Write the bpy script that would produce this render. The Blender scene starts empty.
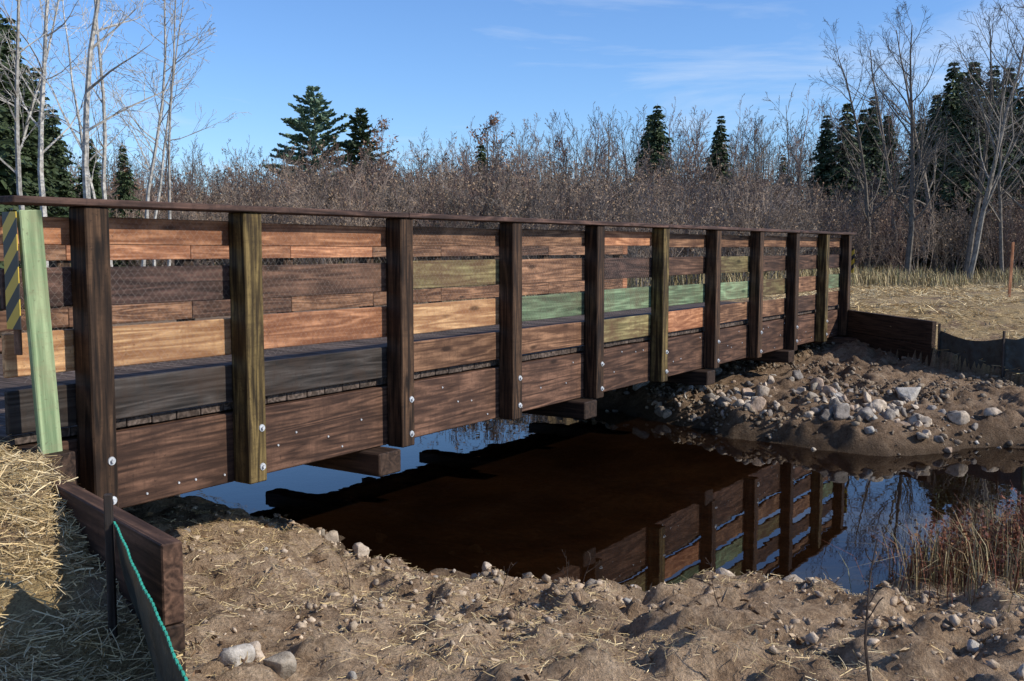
import bpy, bmesh, math, random
import numpy as np
from mathutils import Vector, Matrix
random.seed(7); RS=np.random.RandomState(11)
scene=bpy.context.scene
TH=math.radians(33.8)
DV=Vector((math.sin(TH),math.cos(TH),0)); NV=Vector((math.cos(TH),-math.sin(TH),0))
D0=5.27; WID=4.6; WATER=-2.455
def BP(t,s,z):
    p=-NV*D0+DV*t-NV*s; return Vector((p.x,p.y,z))
def link(o,parent=None):
    scene.collection.objects.link(o)
    if parent is not None: o.parent=parent
    return o
def empty(name):
    e=bpy.data.objects.new(name,None); e.empty_display_size=.3; return link(e)
def mesh_obj(name,verts,faces,mat=None,parent=None,smooth=False):
    me=bpy.data.meshes.new(name); me.from_pydata([tuple(v) for v in verts],[],faces); me.update()
    if mat: me.materials.append(mat)
    if smooth: me.polygons.foreach_set('use_smooth',[True]*len(me.polygons))
    o=bpy.data.objects.new(name,me); return link(o,parent)
def np_mesh(name,V,F,mat=None,parent=None,smooth=False,col=None,colname='Col'):
    V=np.asarray(V,dtype=np.float32); F=np.asarray(F,dtype=np.int32)
    me=bpy.data.meshes.new(name); k=F.shape[1]
    me.vertices.add(len(V)); me.vertices.foreach_set('co',V.ravel())
    me.loops.add(F.size); me.loops.foreach_set('vertex_index',F.ravel())
    me.polygons.add(len(F)); me.polygons.foreach_set('loop_start',np.arange(0,F.size,k,dtype=np.int32))
    me.polygons.foreach_set('loop_total',np.full(len(F),k,dtype=np.int32))
    me.update(calc_edges=True); me.validate()
    if smooth: me.polygons.foreach_set('use_smooth',[True]*len(me.polygons))
    if col is not None:
        a=me.color_attributes.new(colname,'FLOAT_COLOR','POINT')
        c=np.ones((len(V),4),dtype=np.float32); c[:,:3]=col; a.data.foreach_set('color',c.ravel())
    if mat: me.materials.append(mat)
    o=bpy.data.objects.new(name,me); return link(o,parent)
# ---------------- noise
def _h(xi,yi,seed):
    h=(xi*374761393+yi*668265263+seed*144269503)&0xffffffff
    h=((h^(h>>13))*1274126177)&0xffffffff
    h=(h^(h>>16))&0xffffffff
    return h/4294967295.0
def vn(x,y,seed=0):
    xi=np.floor(x).astype(np.int64); yi=np.floor(y).astype(np.int64)
    fx=x-xi; fy=y-yi; fx=fx*fx*(3-2*fx); fy=fy*fy*(3-2*fy)
    a=_h(xi,yi,seed); b=_h(xi+1,yi,seed); c=_h(xi,yi+1,seed); d=_h(xi+1,yi+1,seed)
    return (a*(1-fx)+b*fx)*(1-fy)+(c*(1-fx)+d*fx)*fy
def fbm(x,y,oct=4,seed=0):
    s=0;a=.5;t=0
    for i in range(oct):
        s=s+a*vn(x,y,seed+i*17); t+=a; a*=.5; x,y=(x*1.62+y*1.22+3.1),(y*1.62-x*1.22+7.7)
    return s/t
def sst(a,b,x):
    u=np.clip((x-a)/(b-a),0,1); return u*u*(3-2*u)
# ---------------- terrain
NEAR=[(-40,44),(-18,24),(-8,14.5),(-3.6,10.3),(-2.27,9.24),(-1.5,8.46),(-.84,7.69),(-.22,7.2),(.33,6.98),(.94,7.02),(1.74,7.25),(2.3,7.0),(2.9,7.3),(4.23,8.4),(8,9.2),(16,8),(34,6)]
FAR=[(34,12),(16,13),(8,12.6),(6.1,12.4),(4.45,12.0),(3.5,12.5),(2.54,13.8),(1.83,14.8),(0.5,16.5),(-5,21),(-16,31),(-36,50)]
POLY=np.array(NEAR+FAR,dtype=float); NN=len(NEAR)
def river(X,Y):
    n=len(POLY); best=np.full(X.shape,1e18); bi=np.zeros(X.shape,int); ins=np.zeros(X.shape,bool)
    for i in range(n):
        x0,y0=POLY[i]; x1,y1=POLY[(i+1)%n]
        dx,dy=x1-x0,y1-y0
        u=np.clip(((X-x0)*dx+(Y-y0)*dy)/(dx*dx+dy*dy),0,1)
        q=(X-x0-u*dx)**2+(Y-y0-u*dy)**2
        m=q<best; best=np.where(m,q,best); bi=np.where(m,i,bi)
        c=((y0>Y)!=(y1>Y))
        if abs(dy)>1e-9: ins^= c&(X<(dx)*(Y-y0)/dy+x0)
    d=np.sqrt(best); return np.where(ins,-d,d), (bi>=NN)
def ground(X,Y):
    X=np.asarray(X,float);Y=np.asarray(Y,float)
    wob=(fbm(X*.9,Y*.9,3,5)-.5)*.6+(fbm(X*3,Y*3,2,6)-.5)*.2
    d,far=river(X,Y)
    d=d+wob*np.clip(1-np.abs(d)/3,0,1)
    t=X*DV.x+Y*DV.y; s=-(X*NV.x+Y*NV.y)-D0
    near_h=np.interp(d,[-4,-1.5,-.5,0,.25,1,2.5,4.5,8,20,60],[-2.95,-2.8,-2.6,-2.455,-2.33,-2.14,-1.87,-1.68,-1.5,-1.3,-1.1])
    far_h=np.interp(d,[-4,-1.5,-.5,0,.3,1.5,4,7,12,60],[-2.95,-2.8,-2.6,-2.455,-2.2,-2.05,-1.9,-1.5,-1.12,-1.0])
    h=np.where(far,far_h,near_h)
    fill=-1.08-.33*np.clip(-s-.5,0,9)-1.6*np.clip(t-3.0,0,9)-.3*np.clip(s-5.4,0,9)
    xl=np.interp(Y,[-5,2.4,3.83,5.4,5.6],[2.2,-.75,-1.3,-2.6,50])
    fl=np.where(X<xl+.02,fill,-9)
    h=np.where(far,h,np.maximum(h,fl))
    yl=np.interp(X,[6.0,6.7,7.6,12,30,200],[18.6,16.2,14.8,14.4,15.5,15])
    m=((X>=6.0)&(Y>yl))|((X<6.0)&(t>18.85)&(s>-1)&(s<6.5))
    f2=-1.09-.22*np.clip(18.5-Y,0,3.5)+0.0*X
    h=np.where(far&m,np.maximum(h,f2),h)
    straw=np.where(m&far,.75,0)
    straw=np.where((~far)&(X<xl+.02)&(s<1),np.where(fill>near_h-.1,1.,straw),straw)
    land=np.clip((d)/.3,0.25,1)
    closeness=np.clip(1-(np.hypot(X,Y-8)-16)/15,.3,1)
    rough=np.where(straw>.5,.3,1.)
    cl=fbm(X*2.3,Y*2.3,2,9)-.5
    c2=fbm(X*5.5,Y*5.5,3,19)-.5
    lump=np.clip(vn(X*7.5+Y*2,Y*7.5-X*2,33)-.55,0,1)
    big=np.clip(vn(X*2.7-Y,Y*2.7+X,43)-.6,0,1)
    patch=.5+fbm(X*.8,Y*.8,2,61)
    det=(cl*.10+c2*.21*patch+lump*.14*patch+big*.14)*rough*land*closeness
    under=((s>-.1)&(s<4.7)&(t>2.8)&(t<19))
    det=np.where(under,det*.7,det)
    h=h+det+(fbm(X*.12,Y*.12,2,3)-.5)*.25*sst(14,40,d)
    veg=sst(5,9,d)*np.where(far|(s>6),1,0)*np.where(straw>.5,0,1)
    veg=np.maximum(veg,np.where(far&m,sst(25,32,Y+(fbm(X*.3,Y*.3,2,8)-.5)*8),0))
    wet=np.where(d<.35,1-np.clip((d)/.35,0,1),0)
    return h,straw*(1-veg),veg,wet,d
def spaced(lo,hi,step,far):
    c=np.arange(lo,hi,step); o=[];g=step;x=hi
    while x<far: o.append(x); g*=1.13; x+=g
    o2=[];g=step;x=lo
    while x>-far: g*=1.13; x-=g; o2.append(x)
    return np.array(o2[::-1]+list(c)+o)
xs=spaced(-4.5,9.5,.042,1800); ys=spaced(1.8,19.5,.046,1800)
GX,GY=np.meshgrid(xs,ys); H,ST,VG,WT,_=ground(GX,GY)
V=np.stack([GX.ravel(),GY.ravel(),H.ravel()],1)
nx,ny=len(xs),len(ys)
ii=(np.arange(ny-1)[:,None]*nx+np.arange(nx-1)[None,:]).ravel()
F=np.stack([ii,ii+1,ii+1+nx,ii+nx],1)
# ---------------- node helpers
def newmat(name):
    m=bpy.data.materials.new(name); m.use_nodes=True; nt=m.node_tree
    return m,nt,nt.nodes['Principled BSDF']
def N(nt,typ,**kw):
    n=nt.nodes.new(typ)
    for k,v in kw.items(): setattr(n,k,v)
    return n
def L(nt,a,b): nt.links.new(a,b)
def ramp(nt,fac,stops):
    r=N(nt,'ShaderNodeValToRGB'); e=r.color_ramp.elements
    while len(e)<len(stops): e.new(.5)
    for i,(p,c) in enumerate(stops):
        e[i].position=p; e[i].color=(c[0],c[1],c[2],1) if hasattr(c,'__len__') else (c,c,c,1)
    L(nt,fac,r.inputs[0]); return r.outputs[0]
def mix(nt,f,a,b,mode='MIX'):
    m=N(nt,'ShaderNodeMix',data_type='RGBA',blend_type=mode)
    for sock,v in ((m.inputs[0],f),(m.inputs[6],a),(m.inputs[7],b)):
        if hasattr(v,'is_output'): L(nt,v,sock)
        elif hasattr(v,'__len__'): sock.default_value=(v[0],v[1],v[2],1)
        else: sock.default_value=v
    return m.outputs[2]
def math_(nt,op,a,b=None,c=None):
    m=N(nt,'ShaderNodeMath',operation=op)
    for i,v in enumerate((a,b,c)):
        if v is None: continue
        if hasattr(v,'is_output'): L(nt,v,m.inputs[i])
        else: m.inputs[i].default_value=v
    return m.outputs[0]
def noise(nt,vec,scale,detail=4,rough=.55,dist=0):
    n=N(nt,'ShaderNodeTexNoise'); n.inputs['Scale'].default_value=scale; n.inputs['Detail'].default_value=detail
    n.inputs['Roughness'].default_value=rough; n.inputs['Distortion'].default_value=dist
    if vec is not None: L(nt,vec,n.inputs['Vector'])
    return n.outputs[0]
def mapping(nt,vec,sc,rot=(0,0,0)):
    mp=N(nt,'ShaderNodeMapping'); mp.inputs['Scale'].default_value=sc; mp.inputs['Rotation'].default_value=rot; L(nt,vec,mp.inputs[0]); return mp.outputs[0]
def bump(nt,h,dist,strength,bs):
    b=N(nt,'ShaderNodeBump'); b.inputs['Distance'].default_value=dist; b.inputs['Strength'].default_value=strength
    L(nt,h,b.inputs['Height']); L(nt,b.outputs[0],bs.inputs['Normal']); return b
def ground_mat():
    m,nt,bs=newmat('soil_straw_mat'); bs.inputs['Roughness'].default_value=.95
    bs.inputs['Specular IOR Level'].default_value=.15
    pos=N(nt,'ShaderNodeNewGeometry').outputs['Position']
    at=N(nt,'ShaderNodeVertexColor',layer_name='Col'); sep=N(nt,'ShaderNodeSeparateColor'); L(nt,at.outputs[0],sep.inputs[0])
    n1=noise(nt,pos,.9,5,.6); n2=noise(nt,pos,7,8,.75); n3=noise(nt,pos,45,5,.75)
    soil=ramp(nt,n2,[(.3,(.22,.145,.09)),(.47,(.50,.365,.245)),(.6,(.68,.525,.37)),(.78,(.80,.66,.49))])
    tone=ramp(nt,n1,[(.35,(.60,.52,.46)),(.60,(1.15,1.08,1.0))])
    soil=mix(nt,.8,soil,tone,'MULTIPLY')
    g3=ramp(nt,n3,[(.3,(.5,.5,.5)),(.55,(1,1,1)),(.72,(1.3,1.28,1.25))]); soil=mix(nt,.9,soil,g3,'MULTIPLY')
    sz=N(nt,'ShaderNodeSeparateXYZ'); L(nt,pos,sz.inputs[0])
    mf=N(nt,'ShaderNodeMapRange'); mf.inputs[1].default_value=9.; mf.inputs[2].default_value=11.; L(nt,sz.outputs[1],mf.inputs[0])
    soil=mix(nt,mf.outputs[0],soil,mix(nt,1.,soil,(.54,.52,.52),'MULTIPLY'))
    sn=noise(nt,mapping(nt,pos,(1,.25,1),(0,0,.6)),55,4,.75,1.5)
    straw=ramp(nt,sn,[(.3,(.20,.13,.065)),(.5,(.52,.37,.18)),(.7,(.74,.57,.30))])
    pf=ramp(nt,noise(nt,pos,2.2,4,.65),[(.38,0.1),(.52,1.0)])
    c=mix(nt,math_(nt,'MULTIPLY',sep.outputs[0],pf),soil,straw)
    vg=ramp(nt,noise(nt,pos,3,6,.75),[(.3,(.07,.055,.032)),(.5,(.20,.15,.08)),(.7,(.36,.28,.15))])
    c=mix(nt,sep.outputs[1],c,vg)
    c=mix(nt,sep.outputs[2],c,mix(nt,.82,c,(.05,.033,.02)))
    mr=N(nt,'ShaderNodeMapRange'); mr.inputs[1].default_value=-2.45; mr.inputs[2].default_value=-2.8; L(nt,sz.outputs[2],mr.inputs[0])
    bedp=ramp(nt,noise(nt,pos,2.2,8,.75),[(.36,(.10,.05,.025)),(.5,(.30,.165,.085)),(.64,(.60,.37,.2))])
    c=mix(nt,mr.outputs[0],c,bedp)
    L(nt,c,bs.inputs['Base Color'])
    bump(nt,math_(nt,'MULTIPLY_ADD',n2,2.0,n3),.05,1.0,bs)
    return m
gm=ground_mat()
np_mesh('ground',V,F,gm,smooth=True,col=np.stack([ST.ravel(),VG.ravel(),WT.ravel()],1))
def water_mat():
    m=bpy.data.materials.new('tannin_water'); m.use_nodes=True; nt=m.node_tree; nt.nodes.clear()
    out=N(nt,'ShaderNodeOutputMaterial'); fr=N(nt,'ShaderNodeFresnel'); fr.inputs[0].default_value=1.33
    tr=N(nt,'ShaderNodeBsdfTransparent'); tr.inputs[0].default_value=(.76,.47,.25,1)
    df=N(nt,'ShaderNodeBsdfDiffuse')
    pos=N(nt,'ShaderNodeNewGeometry').outputs['Position']
    L(nt,ramp(nt,noise(nt,pos,.8,4,.6),[(.35,(.020,.009,.004)),(.65,(.045,.02,.008))]),df.inputs[0])
    ms=N(nt,'ShaderNodeMixShader'); ms.inputs[0].default_value=.2; L(nt,tr.outputs[0],ms.inputs[1]); L(nt,df.outputs[0],ms.inputs[2])
    gl=N(nt,'ShaderNodeBsdfGlossy'); gl.inputs['Roughness'].default_value=.0; gl.inputs[0].default_value=(.95,.95,.95,1)
    nz=noise(nt,pos,1.6,3,.5); b=N(nt,'ShaderNodeBump'); b.inputs['Distance'].default_value=.006; b.inputs['Strength'].default_value=.25
    L(nt,nz,b.inputs['Height']); L(nt,b.outputs[0],gl.inputs['Normal']); L(nt,b.outputs[0],fr.inputs['Normal'])
    mx=N(nt,'ShaderNodeMixShader'); L(nt,fr.outputs[0],mx.inputs[0]); L(nt,ms.outputs[0],mx.inputs[1]); L(nt,gl.outputs[0],mx.inputs[2])
    L(nt,mx.outputs[0],out.inputs[0]); return m
mesh_obj('stream_water',[(-45,4,WATER),(40,4,WATER),(40,56,WATER),(-45,56,WATER)],[(0,1,2,3)],water_mat())

# ---------------- wood
def wood(name,dark,light,stain=.35,gs=1.0,rough=.7,blotch=(.05,.03,.02),ctr=(.33,.52,.70)):
    m,nt,bs=newmat(name); tc=N(nt,'ShaderNodeTexCoord').outputs['Object']; oi=N(nt,'ShaderNodeObjectInfo')
    cx=N(nt,'ShaderNodeCombineXYZ'); r37=math_(nt,'MULTIPLY',oi.outputs['Random'],37.)
    for i in range(3): L(nt,r37,cx.inputs[i])
    add=N(nt,'ShaderNodeVectorMath',operation='ADD'); L(nt,tc,add.inputs[0]); L(nt,cx.outputs[0],add.inputs[1]); vec=add.outputs[0]
    g1=noise(nt,mapping(nt,vec,(1.2,26,26)),2.0*gs,6,.7,.4)
    low=noise(nt,mapping(nt,vec,(.42,6,6)),1.3,2,.5,.2)
    cat=math_(nt,'PINGPONG',math_(nt,'MULTIPLY',low,14.0),1.0)
    cat=math_(nt,'POWER',cat,1.3)
    g=math_(nt,'ADD',math_(nt,'MULTIPLY',g1,.72),math_(nt,'MULTIPLY',cat,.28))
    c=ramp(nt,g,[(ctr[0],dark),(ctr[1],tuple((a*.5+b*.5) for a,b in zip(dark,light))),(ctr[2],light)])
    bl=noise(nt,mapping(nt,vec,(1.1,2.6,2.6)),2.1,8,.75); bf=ramp(nt,bl,[(.43,0),(.6,1)])
    c=mix(nt,math_(nt,'MULTIPLY',bf,stain),c,blotch)
    st=noise(nt,mapping(nt,vec,(9,1.0,1.0)),2.4,5,.75); sf=ramp(nt,st,[(.5,0),(.7,.45)]); c=mix(nt,sf,c,blotch)
    sp_=noise(nt,vec,38,3,.6); c=mix(nt,ramp(nt,sp_,[(.62,0),(.72,.55)]),c,tuple(x*.5 for x in blotch))
    vo=N(nt,'ShaderNodeTexVoronoi'); vo.inputs['Scale'].default_value=1.0; L(nt,mapping(nt,vec,(1.3,4.5,4.5)),vo.inputs['Vector'])
    kf=ramp(nt,vo.outputs['Distance'],[(.06,.85),(.13,0)]); c=mix(nt,kf,c,tuple(x*.35 for x in dark))
    hs=N(nt,'ShaderNodeHueSaturation'); mr=N(nt,'ShaderNodeMapRange'); mr.inputs[3].default_value=.68; mr.inputs[4].default_value=1.22
    L(nt,oi.outputs['Random'],mr.inputs[0]); L(nt,mr.outputs[0],hs.inputs['Value']); L(nt,c,hs.inputs['Color'])
    L(nt,hs.outputs[0],bs.inputs['Base Color']); bs.inputs['Roughness'].default_value=rough; bs.inputs['Specular IOR Level'].default_value=.2
    bump(nt,g,.003,.5,bs)
    return m
WD={
 'dark':wood('wood_dark_stain',(.012,.007,.005),(.07,.041,.027),.5),
 'post':wood('wood_post_stain',(.009,.005,.003),(.135,.074,.040),.6,blotch=(.020,.011,.007)),
 'postg':wood('wood_post_olive',(.020,.013,.005),(.23,.16,.06),.75,blotch=(.028,.017,.008)),
 'orange':wood('wood_orange',(.22,.085,.038),(.64,.31,.16),.7,blotch=(.17,.066,.034)),
 'tan':wood('wood_tan',(.24,.115,.05),(.68,.42,.21),.65,blotch=(.24,.105,.05)),
 'brown':wood('wood_brown',(.045,.024,.016),(.23,.125,.08),.65,blotch=(.042,.023,.017)),
 'mid':wood('wood_mid',(.085,.04,.022),(.40,.215,.12),.7,blotch=(.07,.033,.02)),
 'plum':wood('wood_plum',(.028,.016,.013),(.15,.084,.063),.65,blotch=(.026,.016,.014)),
 'green':wood('wood_green_treated',(.085,.125,.07),(.27,.37,.21),.5,blotch=(.12,.085,.05)),
 'ygreen':wood('wood_yellow_green',(.10,.08,.035),(.34,.28,.13),.75,blotch=(.09,.046,.025)),
 'slate':wood('wood_slate',(.013,.011,.010),(.085,.072,.064),.5),
 'girder':wood('wood_girder',(.034,.017,.011),(.20,.105,.066),.7,blotch=(.038,.02,.014)),
 'pale':wood('wood_pale_green',(.14,.20,.10),(.33,.41,.22),.4,blotch=(.22,.20,.11)),
 'deck':wood('wood_deck',(.04,.030,.024),(.18,.135,.11),.4,rough=.75),
}
def simple(name,c,rough=.6,metal=0,nscale=30,var=.3):
    m,nt,bs=newmat(name); tc=N(nt,'ShaderNodeTexCoord').outputs['Object']
    n=noise(nt,tc,nscale,4,.6); r=ramp(nt,n,[(.3,tuple(x*(1-var) for x in c)),(.7,tuple(min(1,x*(1+var)) for x in c))])
    L(nt,r,bs.inputs['Base Color']); bs.inputs['Roughness'].default_value=rough; bs.inputs['Metallic'].default_value=metal
    bump(nt,n,.004,.4,bs); return m
galv=simple('galvanised_steel',(.55,.56,.57),.5,.3)
def box(name,c,xd,yd,lx,ly,lz,mat,parent,bev=.006,warp=0):
    xd=Vector(xd).normalized(); yd=Vector(yd); zd=xd.cross(yd).normalized(); yd=zd.cross(xd).normalized()
    bm=bmesh.new(); bmesh.ops.create_cube(bm,size=1)
    for v in bm.verts: v.co=Vector((v.co.x*lx,v.co.y*ly,v.co.z*lz))
    bmesh.ops.bevel(bm,geom=bm.edges[:],offset=bev,segments=1,affect='EDGES')
    me=bpy.data.meshes.new(name); bm.to_mesh(me); bm.free(); me.materials.append(mat)
    o=bpy.data.objects.new(name,me); link(o,parent)
    M=Matrix((xd,yd,zd)).transposed().to_4x4(); M.translation=Vector(c); o.matrix_world=M
    return o
UP=Vector((0,0,1))
bridge=empty('wooden_footbridge')
TP=[3.54,4.69,6.27,7.85,9.43,11.01,12.59,14.17,15.75,17.30,18.62]
T0,T1=3.06,18.82
rows=[('A',.18,.015),('B',-.11,-.34),('C',-.46,-.705),('D',-.775,-1.025)]
colr={'A':['orange','orange','orange','mid','mid','orange','mid','mid','mid','mid','mid','brown'],
'B':['plum','plum','brown','ygreen','mid','plum','brown','ygreen','brown','brown','plum','brown'],
'C':['tan','tan','orange','tan','green','green','green','green','ygreen','mid','green','mid'],
'D':['slate','slate','slate','mid','mid','ygreen','orange','mid','mid','brown','mid','brown']}
edges=[T0]+TP[:]+[T1]
for k,(r,z1,z0) in enumerate(rows):
    for b in range(len(edges)-1):
        a,e=edges[b],edges[b+1]
        jz=random.uniform(-.008,.008)
        box('rail_plank',BP((a+e)/2,.103+random.uniform(-.003,.003),(z1+z0)/2+jz),DV+UP*random.uniform(-.004,.004),-NV,e-a-.006,.04,z1-z0+random.uniform(-.008,.004),WD[colr[r][b]],bridge)
pm=['post','postg','post','post','post','postg','post','post','post','postg','post']
bolts_v=[];bolts_f=[]
def disc(c,axis,r,h,n=12):
    axis=Vector(axis).normalized(); a=axis.orthogonal().normalized(); b=axis.cross(a)
    base=len(bolts_v)
    for hh,rr in ((0,r),(h,r*.92)):
        for i in range(n):
            g=2*math.pi*i/n; bolts_v.append(Vector(c)+axis*hh+a*math.cos(g)*rr+b*math.sin(g)*rr)
    for i in range(n): bolts_f.append((base+i,base+(i+1)%n,base+n+(i+1)%n,base+n+i))
    bolts_f.append(tuple(base+n+i for i in range(n)))
for i,t in enumerate(TP):
    zt,zb=.232,-1.59+random.uniform(-.02,.02)
    w=.155
    box('rail_post',BP(t,0,(zt+zb)/2),UP,DV,zt-zb,w,.16,WD[pm[i]],bridge,.008)
    for z in (-1.22,-1.47):
        c=BP(t+.035,-.08,z+random.uniform(-.02,.02)); disc(c,NV,.026,.006); disc(c+NV*.006,NV,.013,.014,6)
    box('rail_post',BP(t,WID,(zt+zb)/2),UP,DV,zt-zb,w,.16,WD['post'],bridge,.008)
caps=[T0-.03,6.27,11.01,15.75,T1+.08]
for a,e in zip(caps[:-1],caps[1:]):
    box('cap_rail',BP((a+e)/2,.02,.255),DV,-NV,e-a-.005,.25,.04,WD['plum'],bridge)
    box('cap_rail',BP((a+e)/2,WID-.02,.255),DV,-NV,e-a-.005,.25,.04,WD['plum'],bridge)
frows=[('A',.10,-.13),('B',-.25,-.46),('C',-.62,-.82),('D',-.88,-1.02)]
for (r,z1,z0) in frows:
    for b in range(len(edges)-1):
        a,e=edges[b],edges[b+1]
        cc=random.choice(['orange','mid','tan','brown','mid']) if r!='D' else 'brown'
        box('far_rail_plank',BP((a+e)/2,WID-.103,(z1+z0)/2),DV,-NV,e-a-.006,.04,z1-z0,WD[cc],bridge)
gs=[3.2,6.27,9.43,12.59,15.75,T1]
for a,e in zip(gs[:-1],gs[1:]):
    box('edge_girder',BP((a+e)/2,.155,-1.34),DV,-NV,e-a-.008,.14,.47,WD['girder'],bridge,.008)
    box('edge_girder',BP((a+e)/2,WID-.155,-1.34),DV,-NV,e-a-.008,.14,.47,WD['girder'],bridge,.008)
    for s in (1.2,2.3,3.4): box('stringer',BP((a+e)/2,s,-1.33),DV,-NV,e-a-.008,.14,.44,WD['dark'],bridge)
t=gs[0]+.2
while t<T1-.1:
    if random.random()<.8:
        disc(BP(t,.085,-1.34+random.choice([-.17,.16,0,-.05])+random.uniform(-.02,.02)),NV,.008,.006,8)
    t+=random.uniform(.12,.35)
for t in (6.02,9.2,12.36,15.5):
    box('cross_beam',BP(t,WID/2-.02,-1.672),-NV,DV,WID+.16,.26,.18,WD['dark'],bridge,.01)
t=T0+.02
while t<T1:
    w=random.uniform(.18,.2)
    box('deck_board',BP(t+w/2,WID/2,-1.063+random.uniform(-.003,.003)),-NV,DV,WID-.26,w-.008,.055,WD['deck'],bridge,.004)
    t+=w
mesh_obj('bolts',bolts_v,bolts_f,galv,bridge)
wv=[];wf=[];wn=0
def wire_panel(s,z0,z1,t0,t1,cell=.05,th=.0009):
    global wn
    n=int((t1-t0)/(cell/2)); r=0; z=z0
    ts=t0+np.arange(n)*cell/2
    base=np.array(BP(0,s,0)); dv=np.array(DV)
    while z<z1:
        zz=z+np.where((np.arange(n)+r)%2==0,.0,.026)
        P=base+ts[:,None]*dv; P[:,2]=zz
        wv.append(np.concatenate([P,P+np.array([0,0,th])]))
        k=np.arange(n-1); wf.append(np.stack([wn+k,wn+k+1,wn+n+k+1,wn+n+k],1)); wn+=2*n
        z+=.03; r+=1
wire_panel(.079,-.74,.21,T0+.1,11.0)
wirem=simple('wire_galvanised',(.30,.27,.24),.6,0)
np_mesh('wire_mesh',np.concatenate(wv),np.concatenate(wf),wirem,bridge)
g0=BP(3.11,-.115,.2); g1=BP(3.16,-.17,-1.45)
box('end_brace_board',(g0+g1)/2,(g0-g1),DV,(g0-g1).length,.125,.04,WD['pale'],bridge)
box('abutment_sill',BP(3.14,WID/2,-1.5),-NV,DV,WID+.5,.2,.8,WD['dark'],bridge)
box('abutment_sill',BP(T1+.12,WID/2,-1.62),-NV,DV,WID+.3,.2,1.1,WD['dark'],bridge)
box('bearing_beam',BP(18.55,WID/2-.25,-1.70),-NV,DV,WID+.75,.34,.22,WD['brown'],bridge,.01)
box('bearing_beam',BP(3.45,WID/2-.1,-1.70),-NV,DV,WID+.2,.3,.22,WD['dark'],bridge,.01)
def hazard_mat():
    m,nt,bs=newmat('hazard_stripes'); tc=N(nt,'ShaderNodeTexCoord').outputs['Object']
    wv_=N(nt,'ShaderNodeTexWave',wave_type='BANDS',bands_direction='X'); wv_.inputs['Scale'].default_value=2.6; L(nt,mapping(nt,tc,(1,1,1),(0,0,math.radians(45))),wv_.inputs[0])
    r=ramp(nt,wv_.outputs[1],[(.49,(.02,.02,.02)),(.51,(.55,.38,.04))]); L(nt,r,bs.inputs['Base Color']); bs.inputs['Roughness'].default_value=.45; return m
hz=hazard_mat()
def marker(t,s,zt,h,w,face,ph):
    e=empty('hazard_marker_sign')
    c=BP(t,s,zt-h/2)
    box('panel',c,UP,NV,h,w,.006,hz,e,.001)
    box('mount_post',BP(t+.03*face,s+.02,zt-ph/2-.01),UP,NV,ph,.05,.02,WD['brown'],e,.003)
marker(3.03,-.065,.19,.62,.13,1,.75)
marker(T1+.12,.02,-.0,.45,.16,-1,1.4)
def wingwall(p0,p1,zt,zb,nplank=3,zt1=None,mats=('dark','dark','dark'),posts=(0,1)):
    e=empty('timber_wing_wall'); p0=Vector((*p0,0)); p1=Vector((*p1,0)); d=(p1-p0); Ln=d.length; d.normalize(); nrm=Vector((-d.y,d.x,0))
    h=(zt-zb)/nplank
    sl=0 if zt1 is None else (zt1-zt)/Ln
    for i in range(nplank):
        z=zt-h*(i+.5)+sl*Ln/2; c=(p0+p1)/2; c.z=z
        box('wall_plank',c,d+UP*sl,nrm,Ln,.085,h-.006,WD[mats[i]],e,.006)
    for k,q in enumerate((p0+d*.25,p1-d*.35)):
        if k not in posts: continue
        c=q+nrm*.095; c.z=(zt+zb)/2+sl*Ln*.5-.08
        box('soldier_post',c,UP,d,zt-zb,.1,.1,WD['dark'],e)
    return e
wingwall((-2.72,5.5),(-1.3,3.83),-1.12,-2.1,3,mats=('brown','dark','dark'),posts=(0,))
wingwall((6.02,18.45),(6.72,16.25),-1.10,-2.25,3,-1.16)
box('edge_block',BP(18.75,-.42,-1.52),NV,DV,.5,.36,.32,WD['mid'],bridge,.01)
def cloth_mat():
    m,nt,bs=newmat('geotextile'); pos=N(nt,'ShaderNodeNewGeometry').outputs['Position']
    n=noise(nt,pos,10,5,.6); r=ramp(nt,n,[(.3,(.010,.014,.015)),(.7,(.035,.05,.05))]); L(nt,r,bs.inputs['Base Color']); bs.inputs['Roughness'].default_value=.42
    bump(nt,n,.02,.6,bs); return m
clm=cloth_mat(); rope=simple('teal_stitching',(.04,.38,.26),.6)
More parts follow.
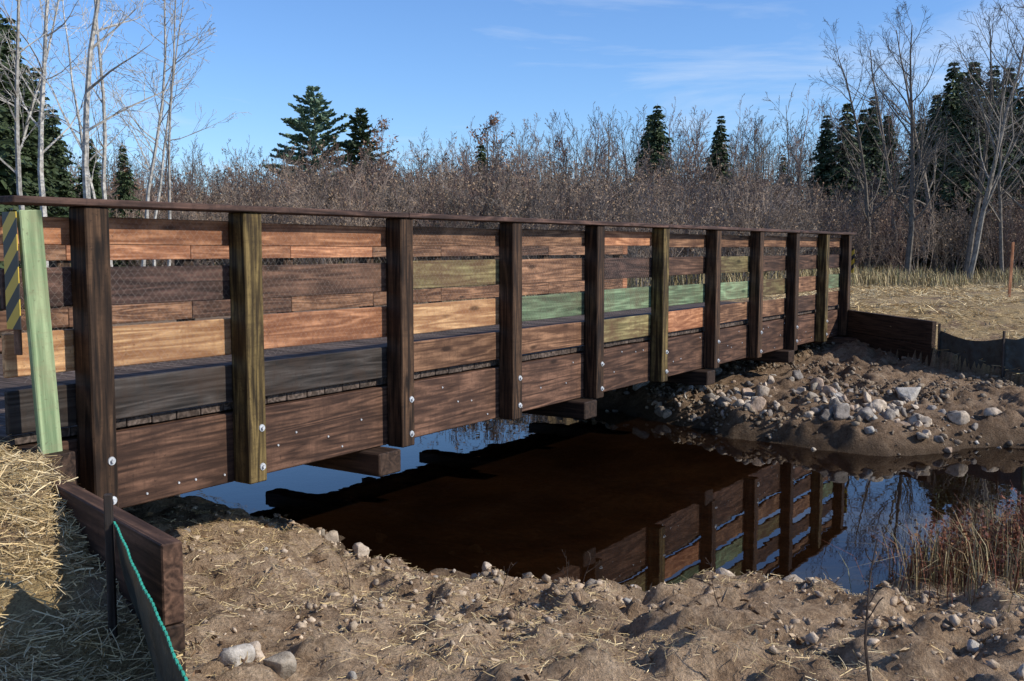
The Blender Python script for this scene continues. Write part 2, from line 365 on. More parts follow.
def silt(pts,h,sagk=1.,lean=0,stakes=None,green=True):
    e=empty('silt_fence'); vs=[];fs=[]; pts=[Vector(p) for p in pts]
    NJ=9; cols=[]
    for a,b in zip(pts[:-1],pts[1:]):
        n=max(6,int((b-a).length/.04)); d=(b-a); nr=Vector((-d.y,d.x,0)).normalized()
        for i in range(n+(b is pts[-1])):
            u=i/n; cols.append((a.lerp(b,u),nr,-.11*math.sin(math.pi*u)*h*sagk,u))
    for k,(p,nr,sag,u) in enumerate(cols):
        top=p.z+sag; g=top-h
        for j in range(NJ):
            v=j/(NJ-1); off=nr*(.012*math.sin(k*.31+v*3)+.008*math.sin(k*.9-v*5)+.04*math.sin(v*3.1)*math.sin(u*9)+lean*v)
            vs.append(Vector((p.x,p.y,top+(g-top)*v))+off*(.2+.8*v))
    for k in range(len(cols)-1):
        for j in range(NJ-1):
            a=k*NJ+j; fs.append((a,a+NJ,a+NJ+1,a+1))
    mesh_obj('fabric',vs,fs,clm,e,True)
    if green:
        rv=[];rf=[]
        for k in range(0,len(cols)-1):
            a=vs[k*NJ]; b=vs[(k+1)*NJ]; m_=a.lerp(b,.55); o=len(rv)
            for q in (a,m_):
                for dx,dz in ((-.003,-.006),(.003,-.006),(.003,.003),(-.003,.003)): rv.append(q+Vector((dx,dx*.5,dz)))
            for i in range(4): rf.append((o+i,o+(i+1)%4,o+4+(i+1)%4,o+4+i))
            rf+= [(o,o+1,o+2,o+3),(o+4,o+5,o+6,o+7)]
        mesh_obj('stitching',rv,rf,rope,e)
    for i,p in enumerate(pts):
        if stakes is not None and i not in stakes: continue
        box('stake',(p.x-.02,p.y,p.z-h*.5+.04),UP,(1,.2,0),h+.14,.03,.03,WD['slate'],e,.003)
silt([(-1.53,3.86,-1.05),(-.74,2.35,-1.10)],.62,0,.15,stakes=[0])
silt([(6.78,16.15,-1.30),(7.35,15.2,-1.34),(7.75,14.95,-1.12),(9.3,14.8,-1.05),(12,14.7,-1.05)],.85,1,green=False)
def gz(x,y): return float(ground(np.array([x]),np.array([y]))[0][0])
def stake(name,x,y,h,mat,w=.05,lean=0):
    return box(name,(x,y,gz(x,y)+h/2-.1),UP+Vector((lean,0,0)),(1,0,0),h,w,w*.7,mat,None,.004)
stake('wooden_stake',10.6,21.8,1.3,WD['orange'],.055,.03)
stake('wooden_stake.001',7.62,15.0,1.25,WD['green'],.05,.02)
# ---------------- rocks
def ico(sub):
    bm=bmesh.new(); bmesh.ops.create_icosphere(bm,subdivisions=sub,radius=1); bm.verts.ensure_lookup_table()
    v=np.array([x.co[:] for x in bm.verts]); f=np.array([[q.index for q in p.verts] for p in bm.faces]); bm.free(); return v,f
def rock_var(sub,seed,amp=.35):
    v,f=ico(sub); r=np.random.RandomState(seed)
    for k in range(11):
        dr=r.normal(size=3); dr/=np.linalg.norm(dr); c=r.uniform(.35,.75)
        off_k=np.clip(v@dr-c,0,1); v=v-off_k[:,None]*dr*.92
    off=np.zeros(len(v))
    for k in range(5):
        q=r.uniform(1.5,5,3); ph=r.uniform(0,6,3); off+=np.sin(v@q+ph[0])*amp/6
    return v*(1+off)[:,None],f
def rock_mat(name):
    m,nt,bs=newmat(name); at=N(nt,'ShaderNodeVertexColor',layer_name='Col'); pos=N(nt,'ShaderNodeNewGeometry').outputs['Position']
    n=noise(nt,pos,22,6,.7); r=ramp(nt,n,[(.3,(.5,.48,.45)),(.55,(1,1,1)),(.75,(1.25,1.2,1.15))])
    c=mix(nt,1.,at.outputs[0],r,'MULTIPLY'); L(nt,c,bs.inputs['Base Color']); bs.inputs['Roughness'].default_value=.9; bs.inputs['Specular IOR Level'].default_value=.2
    bump(nt,n,.025,.7,bs); return m
rm=rock_mat('stone_mat')
ROCKC=np.array([(.46,.39,.31),(.54,.44,.34),(.31,.27,.235),(.54,.44,.34),(.42,.31,.23),(.25,.215,.185),(.45,.41,.36)])
SOILC=np.array([(.46,.345,.24),(.54,.42,.30),(.34,.24,.16),(.60,.475,.35)])
def scatter(name,P,size,variants,cols,sink=.35,flat=(.6,1.0),smooth=False):
    Vs=[];Fs=[];Cs=[];o=0
    h=ground(P[:,0],P[:,1])[0]
    for i in range(len(P)):
        v,f=variants[RS.randint(len(variants))]; s=size[i]
        a=RS.uniform(0,6.28); ca,sa=math.cos(a),math.sin(a)
        sc=np.array([RS.uniform(.8,1.3),RS.uniform(.65,1.1),RS.uniform(*flat)])*s
        q=v*sc; tl=RS.uniform(-.5,.5); q=q@np.array([[1,0,0],[0,math.cos(tl),-math.sin(tl)],[0,math.sin(tl),math.cos(tl)]])
        q=q@np.array([[ca,-sa,0],[sa,ca,0],[0,0,1]])
        q=q+np.array([P[i,0],P[i,1],h[i]+sc[2]*(1-2*sink)])
        Vs.append(q);Fs.append(f+o);o+=len(v)
        Cs.append(np.repeat((cols[RS.randint(len(cols))]*RS.uniform(.7,1.15))[None],len(v),0))
    return np_mesh(name,np.concatenate(Vs),np.concatenate(Fs),rm,smooth=smooth,col=np.concatenate(Cs))
rv3=[rock_var(3,i) for i in range(10)]; rv2=[rock_var(2,20+i) for i in range(8)]; rv1=[rock_var(1,40+i) for i in range(8)]
P=[];S=[]
while len(P)<340:
    i=RS.randint(NN+3,NN+9); a=POLY[i]; b=POLY[i+1]; u=RS.rand(); p=a*(1-u)+b*u; d=b-a; nn=np.array([d[1],-d[0]]); nn/=np.linalg.norm(nn)
    q=p+nn*RS.uniform(-3.5,3.5)
    dq,fq=river(np.array([q[0]]),np.array([q[1]]))
    if dq[0]<-.05 or not fq[0]: continue
    if RS.rand()>math.exp(-((dq[0]-.7)/1.0)**2)*(.25+1.2*vn(q[0:1]*1.1,q[1:2]*1.1,5)[0]): continue
    P.append(q); S.append(np.clip(RS.lognormal(-2.85,.6),.02,.17))
P+=[(5.35,13.7),(4.15,13.0),(4.45,12.7),(6.2,13.0),(4.9,12.6),(3.3,13.6)];S+=[.24,.19,.15,.14,.14,.16]
scatter('riverbank_rocks',np.array(P),S,rv3,ROCKC,.36,smooth=True)
def region(n,x0,x1,y0,y1,far,dmin=.02,dmax=9,clump=True,k=6):
    X=RS.uniform(x0,x1,n*k);Y=RS.uniform(y0,y1,n*k)
    h,st,vg,wt,d=ground(X,Y); _,f=river(X,Y)
    m=(d>dmin)&(d<dmax)&(f==far)&(st<.5)
    if clump: m&=(RS.rand(len(X))<sst(.38,.68,fbm(X*1.2,Y*1.2,3,77)))
    return np.stack([X[m],Y[m]],1)[:n]
P=region(6000,-2.8,6,2.0,8.8,False,k=8); scatter('soil_clods',P,np.clip(RS.lognormal(-4.4,.65,len(P)),.004,.05),rv1,SOILC,.42)
P=region(5000,-1,13,11.8,20,True); scatter('soil_clods.001',P,np.clip(RS.lognormal(-3.6,.5,len(P)),.012,.07),rv1,SOILC*.56,.3)
P=region(90,-2.5,5,2.4,8.8,False,clump=False); scatter('gravel_stones',P,np.clip(RS.lognormal(-3.7,.5,len(P)),.012,.05),rv2,ROCKC,.4,smooth=True)
P=region(110,-2.5,5,6.0,9.5,False,dmin=-1.3,dmax=.25,clump=False,k=30); scatter('submerged_stones',P,np.clip(RS.lognormal(-3.0,.5,len(P)),.02,.10),rv2,ROCKC,.4,smooth=True)
P=np.array([(-1.05,6.9),(-.18,6.95),(.55,6.75),(.62,6.9),(1.95,6.8),(2.05,6.7),(1.75,6.95),(-1.22,4.35),(-1.0,4.2),(-1.2,4.6),(3.1,6.6),(3.5,6.4),(2.3,4.9),(1.6,5.0),(1.3,6.9),(.1,7.0),(2.7,6.85)])
scatter('boulders',P,[.085,.07,.08,.05,.13,.11,.08,.10,.08,.07,.11,.10,.06,.05,.07,.06,.09],rv3,ROCKC,.38,smooth=True)
# ---------------- straw
def vcol_mat(name,rough=.8):
    m,nt,bs=newmat(name); at=N(nt,'ShaderNodeVertexColor',layer_name='Col'); L(nt,at.outputs[0],bs.inputs['Base Color']); bs.inputs['Roughness'].default_value=rough; bs.inputs['Specular IOR Level'].default_value=.25; return m
stm=vcol_mat('straw_mat',.7)
def strands(name,P,Lm,w,cols,tilt=.25,lift=.012):
    n=len(P); h=ground(P[:,0],P[:,1])[0]; a=RS.uniform(0,6.28,n); ln=Lm*RS.uniform(.3,1.4,n); tz=RS.normal(0,tilt,n)
    d=np.stack([np.cos(a),np.sin(a),tz],1); c=np.stack([P[:,0],P[:,1],h+lift+np.abs(RS.normal(0,lift,n))+np.abs(tz)*ln*.3],1)
    s=np.stack([-np.sin(a),np.cos(a),RS.normal(0,.6,n)],1)*w/2
    mid=c+np.stack([s[:,0]*4,s[:,1]*4,np.abs(s[:,0])*2],1)*RS.normal(0,1,n)[:,None]
    A=c-d*ln[:,None]/2;B=c+d*ln[:,None]/2
    V=np.stack([A-s,A+s,mid-s,mid+s,B-s,B+s],1).reshape(-1,3)
    b=np.arange(n)*6; F=np.concatenate([np.stack([b,b+1,b+3,b+2],1),np.stack([b+2,b+3,b+5,b+4],1)])
    C=cols[RS.randint(len(cols),size=n)]*RS.uniform(.6,1.2,n)[:,None]
    return np_mesh(name,V,F,stm,col=np.repeat(C,6,0))
STC=np.array([(.68,.51,.26),(.60,.44,.21),(.74,.59,.35),(.42,.30,.15),(.62,.45,.24)])
def spts(n,x0,x1,y0,y1,f):
    X=RS.uniform(x0,x1,n);Y=RS.uniform(y0,y1,n); h,st,vg,wt,d=ground(X,Y); m=f(X,Y,st,vg,d); return np.stack([X[m],Y[m]],1)
P=spts(90000,-5,-.6,2.2,8,lambda X,Y,st,vg,d:(st>.5)&(RS.rand(len(X))<.25+sst(.3,.55,fbm(X*1.3,Y*1.3,3,15)))); strands('straw_mulch',P[:36000],.10,.0032,STC)
P=spts(90000,5.5,22,14,34,lambda X,Y,st,vg,d:(st>.3)&(RS.rand(len(X))<sst(.35,.6,fbm(X*.7,Y*.7,3,51)))); strands('straw_mulch.001',P[:26000],.2,.008,STC)
P=spts(120000,-2.8,6,2.4,8.8,lambda X,Y,st,vg,d:(st<.5)&(d>.4)&(RS.rand(len(X))<sst(.48,.70,fbm(X*.9,Y*.9,3,91)+.16*sst(1,-2,X)))); strands('straw_mulch.002',P[:16000],.06,.0026,STC,lift=.006)
LFC=np.array([(.30,.19,.10),(.22,.13,.07),(.38,.28,.18),(.16,.10,.06)])
P=spts(30000,-2.8,6,2.4,8.8,lambda X,Y,st,vg,d:(st<.5)&(d>.05)); strands('leaf_litter',P[:1500],.035,.016,LFC,lift=.006)
# ---------------- grasses
def blades(name,P,hm,w,cols,lean=.35,zoff=-.03):
    n=len(P); h=ground(P[:,0],P[:,1])[0]+zoff; a=RS.uniform(0,6.28,n); ht=hm*RS.uniform(.35,1.25,n); le=RS.normal(0,lean,n)
    d=np.stack([np.cos(a),np.sin(a)],1); s=np.stack([-np.sin(a),np.cos(a),0*a],1)*w/2
    base=np.stack([P[:,0],P[:,1],h],1)
    m1=base+np.stack([d[:,0]*le*ht*.35,d[:,1]*le*ht*.35,ht*.6],1); tp=base+np.stack([d[:,0]*le*ht,d[:,1]*le*ht,ht*(1-.3*np.abs(le))],1)
    V=np.stack([base-s,base+s,m1-s*.8,m1+s*.8,tp-s*.15,tp+s*.15],1).reshape(-1,3); b=np.arange(n)*6
    F=np.concatenate([np.stack([b,b+1,b+3,b+2],1),np.stack([b+2,b+3,b+5,b+4],1)])
    C=cols[RS.randint(len(cols),size=n)]*RS.uniform(.6,1.2,n)[:,None]
    return np_mesh(name,V,F,stm,col=np.repeat(C,6,0))
GRC=np.array([(.42,.32,.16),(.34,.26,.13),(.50,.40,.22),(.26,.19,.10),(.32,.28,.13)])
RED=np.array([(.20,.065,.035),(.27,.10,.05),(.13,.045,.03),(.33,.18,.09)])
P=np.concatenate([RS.normal((c[0],c[1]),(c[2],c[2]*.6),(c[3],2)) for c in [(3.1,6.9,.2,600),(3.45,7.05,.22,800),(3.9,7.2,.28,800),(2.85,6.6,.15,250),(3.9,6.6,.35,600),(3.1,6.2,.3,200)]])
blades('dry_grass_tuft',P,.42,.006,np.concatenate([GRC,GRC*.7,RED,RED*.8]),.6)
def leafplant(name,centres,hm,n,cols):
    v=[];f=[];C=[]
    for cx_,cy_,r in centres:
        for k in range(n):
            x,y=RS.normal(cx_,r),RS.normal(cy_,r*.7); z=gz(x,y); hh=hm*RS.uniform(.5,1.2); lx,ly=RS.normal(0,.3,2)*hh
            col=cols[RS.randint(len(cols))]*RS.uniform(.6,1.2)
            m_=14
            for j in range(m_):
                u=(j+.5)/m_; p=np.array([x+lx*u*u,y+ly*u*u,z+hh*u])
                d=RS.normal(size=3); d/=np.linalg.norm(d); e=np.cross(d,RS.normal(size=3)); e/=np.linalg.norm(e); L_=RS.uniform(.018,.04); W_=L_*.32
                o=len(v); v+= [p,p+d*L_*.5+e*W_,p+d*L_,p+d*L_*.5-e*W_]; f.append((o,o+1,o+2,o+3)); C+= [col*RS.uniform(.7,1.2)]*4
            o=len(v); q=np.array([.0015,.0015,0]); a=np.array([x,y,z-.02]); b=np.array([x+lx*.25,y+ly*.25,z+hh*.5]); c_=np.array([x+lx,y+ly,z+hh])
            v+= [a-q,a+q,b+q,b-q,c_+q*.4,c_-q*.4]; f+= [(o,o+1,o+2,o+3),(o+3,o+2,o+4,o+5)]; C+= [RED[2]]*6
    np_mesh(name,np.array(v),np.array(f),stm,col=np.array(C))
leafplant('red_leaf_shrub',[(3.0,6.85,.13),(3.35,7.0,.2),(3.75,7.05,.2),(3.45,6.6,.2)],.42,75,RED)
P=spts(90000,7,40,24,52,lambda X,Y,st,vg,d:(d>2)&(vg>.4)&(RS.rand(len(X))<sst(.35,.65,fbm(X*.4,Y*.4,3,14)))); blades('dry_grass_meadow',P[:22000],.42,.02,GRC,.6)
P=spts(90000,-45,12,10,50,lambda X,Y,st,vg,d:(d>1.0)&(vg>.2)); blades('dry_grass_meadow.001',P[:34000],.6,.022,GRC,.5)
P=spts(9000,-3,7,2.4,9,lambda X,Y,st,vg,d:(d>.05)&(st<.5)&(RS.rand(len(X))<sst(.6,.8,fbm(X*1.1,Y*1.1,3,191)))); blades('sparse_grass',P[:500],.09,.003,GRC,.9)
# ---------------- trees
class TB:
    def __init__(s): s.v=[];s.f=[];s.n=0
    def tube(s,pts,rad,sides):
        ref=Vector((.3,.9,.1)); o=s.n
        for i,p in enumerate(pts):
            d=(pts[min(i+1,len(pts)-1)]-pts[max(i-1,0)])
            a=d.cross(ref)
            if a.length<1e-6: a=d.cross(Vector((1,0,0)))
            a.normalize(); b=d.cross(a).normalized()
            for k in range(sides):
                g=6.28318*k/sides; s.v.append(p+(a*math.cos(g)+b*math.sin(g))*rad[i])
        s.n+=len(pts)*sides
        for i in range(len(pts)-1):
            for k in range(sides):
                k2=(k+1)%sides; s.f.append((o+i*sides+k,o+i*sides+k2,o+(i+1)*sides+k2,o+(i+1)*sides+k))
def grow(tb,p,d,ln,r,lev,cfg,rng,tips=None):
    nseg=cfg['seg'][lev]; pts=[p.copy()];rad=[r];dd=d.normalized()
    for i in range(nseg):
        w=cfg['wob'][lev]
        dd=(dd+Vector((rng.gauss(0,w),rng.gauss(0,w),rng.gauss(0,w)+cfg['up'][lev]))).normalized()
        pts.append(pts[-1]+dd*ln/nseg); rad.append(max(cfg['rmin'],r*(1-(i+1)/nseg*cfg['taper'][lev])))
    tb.tube(pts,rad,cfg['sides'][lev])
    if lev>=cfg['max']:
        if tips is not None: tips.append(pts[-1])
        return
    n=cfg['kids'][lev]; n=max(1,int(n*rng.uniform(.75,1.25)))
    for k in range(n):
        u=cfg['start'][lev]+(1-cfg['start'][lev])*(k+rng.random())/n
        i=min(nseg-1,int(u*nseg)); fr=u*nseg-i; q=pts[i].lerp(pts[i+1],fr); ax=(pts[i+1]-pts[i]).normalized()
        ang=math.radians(rng.uniform(*cfg['ang'][lev])); az=rng.uniform(0,6.283)
        o=ax.orthogonal().normalized(); o.rotate(Matrix.Rotation(az,3,ax))
        cd=ax*math.cos(ang)+o*math.sin(ang)
        cl=ln*cfg['ratio'][lev]*(1.15-u*.75)*rng.uniform(.7,1.2); cr=max(cfg['rmin'],(rad[i]*(1-fr)+rad[i+1]*fr)*rng.uniform(.4,.6))
        grow(tb,q,cd,cl,cr,lev+1,cfg,rng,tips)
def bark(name,a,b,rnd=True,nsc=8):
    m,nt,bs=newmat(name); tc=N(nt,'ShaderNodeTexCoord').outputs['Object']; n=noise(nt,tc,nsc,4,.7)
    r=ramp(nt,n,[(.35,a),(.65,b)]); oi=N(nt,'ShaderNodeObjectInfo'); hs=N(nt,'ShaderNodeHueSaturation')
    mr=N(nt,'ShaderNodeMapRange'); mr.inputs[3].default_value=.7; mr.inputs[4].default_value=1.3; L(nt,oi.outputs['Random'],mr.inputs[0]); L(nt,mr.outputs[0],hs.inputs['Value'])
    L(nt,r,hs.inputs['Color']); L(nt,hs.outputs[0],bs.inputs['Base Color']); bs.inputs['Roughness'].default_value=.9; bs.inputs['Specular IOR Level'].default_value=.15; return m
b_birch=bark('bark_pale',(.22,.20,.17),(.60,.57,.52)); b_grey=bark('bark_grey',(.09,.078,.066),(.21,.18,.15)); b_red=bark('bark_reddish',(.11,.072,.058),(.23,.155,.125)); b_shrub=bark('twig_brown',(.115,.087,.072),(.26,.20,.165))
b_sh2=bark('twig_tan',(.15,.118,.095),(.33,.26,.21)); b_mid=bark('bark_midgrey',(.13,.115,.10),(.32,.29,.25))
CF_TREE=dict(seg=[9,5,4,3],wob=[.06,.12,.16,.2],up=[.03,.08,.05,.03],taper=[.85,.8,.8,.6],sides=[6,4,3,3],max=3,kids=[20,8,5],start=[.22,.2,.15],ang=[(25,55),(25,55),(25,60)],ratio=[.38,.5,.5],rmin=.0055)
CF_TALL=dict(CF_TREE,kids=[14,6,4],start=[.35,.2,.2],ratio=[.25,.5,.5],ang=[(35,65),(25,55),(25,60)],rmin=.006)
CF_BG=dict(CF_TREE,sides=[4,3,3,3],seg=[6,3,3,2],kids=[14,6,4],rmin=.014,ang=[(20,45),(20,45),(20,50)],ratio=[.36,.48,.45])
def tree_mesh(name,h,r,cfg,seed,mat,lean=(0,0)):
    rng=random.Random(seed); tb=TB(); grow(tb,Vector((0,0,-.3)),Vector((lean[0],lean[1],1)),h,r,0,cfg,rng)
    me=bpy.data.meshes.new(name); me.from_pydata([tuple(v) for v in tb.v],[],tb.f); me.materials.append(mat); return me
def place(me,name,x,y,sc=1,rot=None,parent=None,sz=None):
    o=bpy.data.objects.new(name,me); link(o,parent); o.location=(x,y,gz(x,y)); o.scale=(sc,sc,sc*(sz or 1)); o.rotation_euler=(0,0,random.uniform(0,6.28) if rot is None else rot); return o
for i,(x,y,h,r,ln) in enumerate([(-11.6,28,14,.13,(.02,0)),(-12.9,28,13,.10,(-.04,0)),(-9.6,28.5,11,.06,(-.05,0)),(-14.2,31,14,.12,(.03,0)),(-11.4,31,12,.08,(.07,0)),(-15.6,29,13,.10,(-.03,0)),(-13.2,34,13,.1,(.0,0)),(-12.6,36,12,.07,(.02,0)),(-17.5,35,13,.1,(.05,0)),(-15,38,12,.09,(-.05,0))]):
    me=tree_mesh('bare_birch_mesh',h,r,CF_TALL,100+i,b_birch,ln); place(me,'bare_birch_tree',x,y,1,0)
for i,(x,y,h,r,ln,m) in enumerate([(16.0,36,11.5,.10,(.16,0),b_mid),(14.6,38,9.5,.12,(.03,0),b_grey),(14.6,42,9.2,.11,(-.08,0),b_grey),(17.2,39,9.6,.12,(.06,0),b_grey),(17.7,37,8.5,.08,(-.05,0),b_grey),(19.5,38,10.0,.11,(0,0),b_grey),(16.4,44,10.2,.12,(0,0),b_grey),(18.6,45,11.2,.12,(0,0),b_grey)]):
    me=tree_mesh('bare_tree_mesh',h,r,CF_TREE,200+i,m,ln); place(me,'bare_deciduous_tree',x,y,1,0)
bgs=[tree_mesh('distant_tree_mesh',13,.13,CF_BG,300+i,[b_grey,b_red,b_grey,b_shrub,b_red,b_grey][i]) for i in range(6)]
tl=empty('distant_treeline')
for k in range(450):
    y=random.uniform(70,140); x=random.uniform(-.62,.62)*y
    px=512+1024*x/y
    sc=float(np.interp(px,[150,260,450,520,640,700,860,1024],[.80,.72,.82,.98,.98,.98,1.08,1.12]))
    sc*=random.uniform(.75,1.08)*(y/100)**.6
    place(random.choice(bgs),'distant_tree',x,y,sc*.97,None,tl)
CF_SH=dict(seg=[5,4,3,2],wob=[.1,.14,.18,.2],up=[.05,.06,.05,0],taper=[.7,.7,.6,.5],sides=[3,3,3,3],max=3,kids=[6,5,3],start=[.2,.15,.2],ang=[(15,45),(20,55),(25,60)],ratio=[.5,.5,.45],rmin=.0055)
leafm=simple('dead_leaf',(.27,.18,.11),.8)
def shrub_mesh(seed,mat):
    rng=random.Random(seed); tb=TB(); tips=[]
    for k in range(9):
        a=rng.uniform(0,6.28); sp=rng.uniform(.05,.75)
        grow(tb,Vector((math.cos(a)*sp*.6,math.sin(a)*sp*.6,-.1)),Vector((math.cos(a)*sp,math.sin(a)*sp,1)),rng.uniform(2.0,3.2),.02,0,CF_SH,rng,tips)
    nb=len(tb.f)
    for p in tips:
        if rng.random()<.5:
            q=[p+Vector((rng.uniform(-.05,.05),rng.uniform(-.05,.05),rng.uniform(-.05,.05))) for _ in range(3)]; o=tb.n; tb.v+=q; tb.n+=3; tb.f.append((o,o+1,o+2))
    me=bpy.data.meshes.new('shrub_mesh'); me.from_pydata([tuple(v) for v in tb.v],[],tb.f); me.materials.append(mat); me.materials.append(leafm)
    for i,p in enumerate(me.polygons):
        if i>=nb: p.material_index=1
    return me
shr=[shrub_mesh(500+i,[b_shrub,b_grey,b_sh2,b_sh2,b_red][i]) for i in range(5)]
th=empty('shrub_thicket')
cnt=0
while cnt<760:
    y=27+41*random.random()**.75; x=random.uniform(-.62,.60)*y
    if x>0 and y<40 and x>y*.27: continue
    d,_=river(np.array([x]),np.array([y]))
    ss=-(x*NV.x+y*NV.y)-D0
    if d[0]<7 or (ss>4 and ss<26 and -.35*y<x<.02*y and y<38): continue
    k=1.0+max(0,(y-34))*.028
    k*=.85+.35*float(vn(np.array([x*.13]),np.array([y*.13]),71)[0])
    if x>y*.25: k*=.8
    place(random.choice(shr),'shrub',x,y,random.uniform(.7,1.15)*k,None,th); cnt+=1
def needle_mat(name,a,b):
    m,nt,bs=newmat(name); pos=N(nt,'ShaderNodeNewGeometry').outputs['Position']; n=noise(nt,pos,1.7,4,.7)
    r=ramp(nt,n,[(.3,a),(.7,b)]); L(nt,r,bs.inputs['Base Color']); bs.inputs['Roughness'].default_value=.7; return m
nm=needle_mat('spruce_needles',(.022,.038,.014),(.065,.095,.032)); nm2=needle_mat('pine_needles',(.09,.15,.10),(.20,.28,.17))
def conifer(h,w,seed,mat,pine=False,dens=1.):
    rng=random.Random(seed); tb=TB()
    tb.tube([Vector((0,0,-.3)),Vector((rng.uniform(-.1,.1),0,h*.5)),Vector((0,0,h))],[h*.014,h*.009,.01],5); nt_=len(tb.f)
    nw=int(h*(2.6 if pine else 7.5)*dens); vs=tb.v;fs=tb.f
    amod=[rng.uniform(.7,1.25) for _ in range(8)]
    for i in range(nw):
        u=(i+rng.random())/nw; z=h*(.05+.95*u) if not pine else h*(.3+.7*u)
        prof=(1-u)**.8*(1-.25*math.exp(-u*8)) if not pine else math.sin(math.pi*min(1,.25+.75*u))**.8*(1.05-.35*u)
        nb=rng.randint(5,7) if not pine else rng.randint(4,7)
        a0=rng.uniform(0,6.28)
        for k in range(nb):
            a=a0+6.283*k/nb+rng.uniform(-.3,.3); ln=w*.5*prof*rng.uniform(.45,1.25)*amod[int(a/6.2832*8+u*5)%8]+.08
            dz=-.25 if not pine else .25
            d=Vector((math.cos(a),math.sin(a),dz+rng.uniform(-.2,.2))).normalized(); side=Vector((-math.sin(a),math.cos(a),0))
            p0=Vector((0,0,z)); tb.tube([p0,p0+d*ln],[.02,.005],3)
            ns=max(3,int(ln*(9 if not pine else 22)))
            for j in range(ns):
                v=(j+rng.random())/ns
                if pine and v<.25: continue
                c=p0+d*ln*v+Vector((0,0,-.1*v*v*ln if not pine else .1*v))
                for sg in (-1,1):
                    fl=(.2+.3*(1-v)*ln)*rng.uniform(.6,1.2) if not pine else .36*rng.uniform(.6,1.3)
                    dd=(side*sg*rng.uniform(.4,1.1)+d*rng.uniform(.3,1)+Vector((0,0,rng.uniform(-.7,.1) if not pine else rng.uniform(-.2,.7)))).normalized()
                    ww=dd.cross(Vector((rng.gauss(0,1),rng.gauss(0,1),rng.gauss(0,1)))).normalized()*fl*.26
                    o=len(vs); vs+= [c,c+dd*fl*.5+ww,c+dd*fl,c+dd*fl*.5-ww]; fs.append((o,o+1,o+2,o+3))
                    tb.n=len(vs)
    me=bpy.data.meshes.new('conifer_mesh'); me.from_pydata([tuple(v) for v in vs],[],fs); me.materials.append(mat); me.materials.append(b_grey)
    for i in range(nt_): me.polygons[i].material_index=1
    return me
sp=[conifer(9.5,[4.2,4.8,3.8][i],600+i,nm) for i in range(3)]; pn=conifer(13.5,7.0,640,nm2,True); pn2=conifer(12.5,4.4,641,nm,True)
def atpx(px,y): return (px-512)/1024*y
for px,y,sc,m in [(655,68,1.1,0),(649,74,1.12,1),(718,70,1.04,2),(714,76,1.0,1),(822,66,1.0,0),(842,64,1.05,1),(868,65,1.1,2),(858,72,1.12,0),(882,74,1.1,1),(482,80,.95,1),(945,50,1.05,0),(965,47,1.0,1),(985,50,1.02,2),(930,54,.95,1),(1000,54,1.1,0),(955,58,1.15,1),(1015,52,.95,2),(915,60,.9,0),
   (5,36,1.1,0),(28,37,.9,1),(-15,34,1.15,2),(60,40,.75,0),(95,41,.62,1),(128,44,.6,2),(45,43,.95,2),(1045,46,.9,1),(780,90,.95,2),(20,44,1.2,0)]:
    place(sp[m],'spruce_tree',atpx(px,y),y,sc)
place(pn,'white_pine_tree',atpx(317,92),92,1.12); place(pn2,'white_pine_tree',atpx(363,90),90,1.04)
rust=simple('rust_leaves',(.22,.11,.06),.8)
def leafy(seed):
    rng=random.Random(seed); tb=TB(); tips=[]; grow(tb,Vector((0,0,-.3)),Vector((0,0,1)),9,.12,0,CF_BG,rng,tips); nb=len(tb.f)
    for p in tips:
        for _ in range(2):
            c=p+Vector((rng.gauss(0,.15),rng.gauss(0,.15),rng.gauss(0,.15)));o=tb.n
            tb.v+=[c+Vector((rng.uniform(-.14,.14),rng.uniform(-.14,.14),rng.uniform(-.14,.14))) for _ in range(3)]; tb.n+=3; tb.f.append((o,o+1,o+2))
    me=bpy.data.meshes.new('oak_mesh'); me.from_pydata([tuple(v) for v in tb.v],[],tb.f); me.materials.append(b_grey); me.materials.append(rust)
    for i in range(nb,len(me.polygons)): me.polygons[i].material_index=1
    return me
ok=leafy(9)
for px,y,sc in [(382,80,1.15),(492,82,1.2),(130,44,.5),(560,95,1.15),(232,85,.8)]: place(ok,'oak_tree',atpx(px,y),y,sc)
b_stem=bark('stem_dark',(.05,.035,.028),(.11,.08,.06))
tb=TB(); grow(tb,Vector((0,0,-.05)),Vector((-.22,0,1)),.72,.008,0,dict(CF_SH,max=1,kids=[4],rmin=.003,ratio=[.25],sides=[5,3],start=[.4]),random.Random(3))
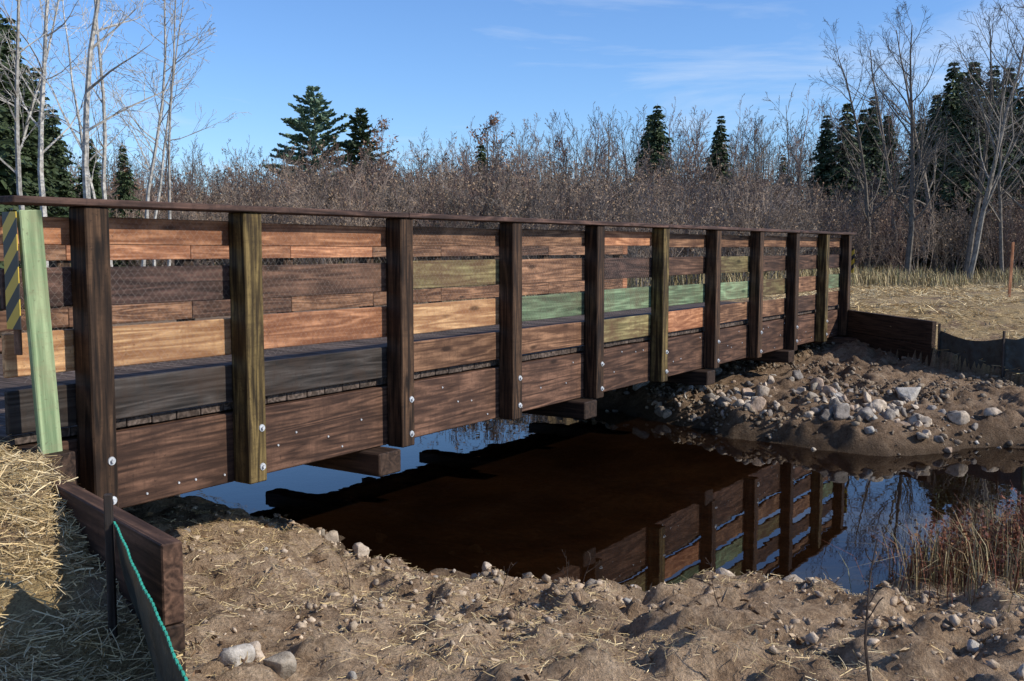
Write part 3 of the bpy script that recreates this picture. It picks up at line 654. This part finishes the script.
o=mesh_obj('bare_stem',tb.v,tb.f,b_stem); o.location=(1.5,4.05,gz(1.5,4.05))
for i,(x,y) in enumerate([(.35,6.3),(.42,6.35),(-.1,5.9),(3.6,7.0),(2.2,6.6),(-1.0,6.1),(1.1,5.2)]):
    tb=TB(); grow(tb,Vector((0,0,-.03)),Vector((random.uniform(-.4,.4),0,1)),.3,.004,0,dict(CF_SH,max=2,rmin=.0015,kids=[4,2]),random.Random(30+i))
    o=mesh_obj('bare_stem',tb.v,tb.f,b_stem); o.location=(x,y,gz(x,y))
# ---------------- light, world, camera
az=math.radians(106); el=math.radians(33)
sd=Vector((math.sin(az)*math.cos(el),math.cos(az)*math.cos(el),math.sin(el)))
sl=bpy.data.lights.new('sun','SUN'); sl.energy=5.0; sl.angle=math.radians(.5); sl.color=(1,.94,.83)
so=bpy.data.objects.new('sun',sl); link(so); so.rotation_euler=sd.to_track_quat('Z','Y').to_euler(); so.location=(20,-5,20)
w=bpy.data.worlds.new('World'); scene.world=w; w.use_nodes=True; nt=w.node_tree; bg=nt.nodes['Background']
sky=N(nt,'ShaderNodeTexSky',sky_type='NISHITA'); sky.sun_disc=False; sky.sun_elevation=el; sky.sun_rotation=az; sky.air_density=1.0; sky.dust_density=.1; sky.ozone_density=3
tc=N(nt,'ShaderNodeTexCoord').outputs['Generated']
cn=noise(nt,mapping(nt,tc,(1.2,1.2,9),(0,.12,0)),2.2,6,.6,.5); cf=ramp(nt,cn,[(.5,0),(.8,.5)])
sk=mix(nt,1.,sky.outputs[0],(.80,1.02,1.34),'MULTIPLY')
c=mix(nt,cf,sk,(6.6,7.1,7.8)); L(nt,c,bg.inputs[0]); bg.inputs[1].default_value=.132
cam=bpy.data.cameras.new('camera'); co=bpy.data.objects.new('camera',cam); link(co); cam.lens=36; cam.sensor_width=36; cam.clip_end=6000; cam.clip_start=.05
co.rotation_euler=(math.radians(90-5.16),0,0); scene.camera=co
scene.view_settings.view_transform='Standard'; scene.view_settings.look='None'; scene.view_settings.exposure=0
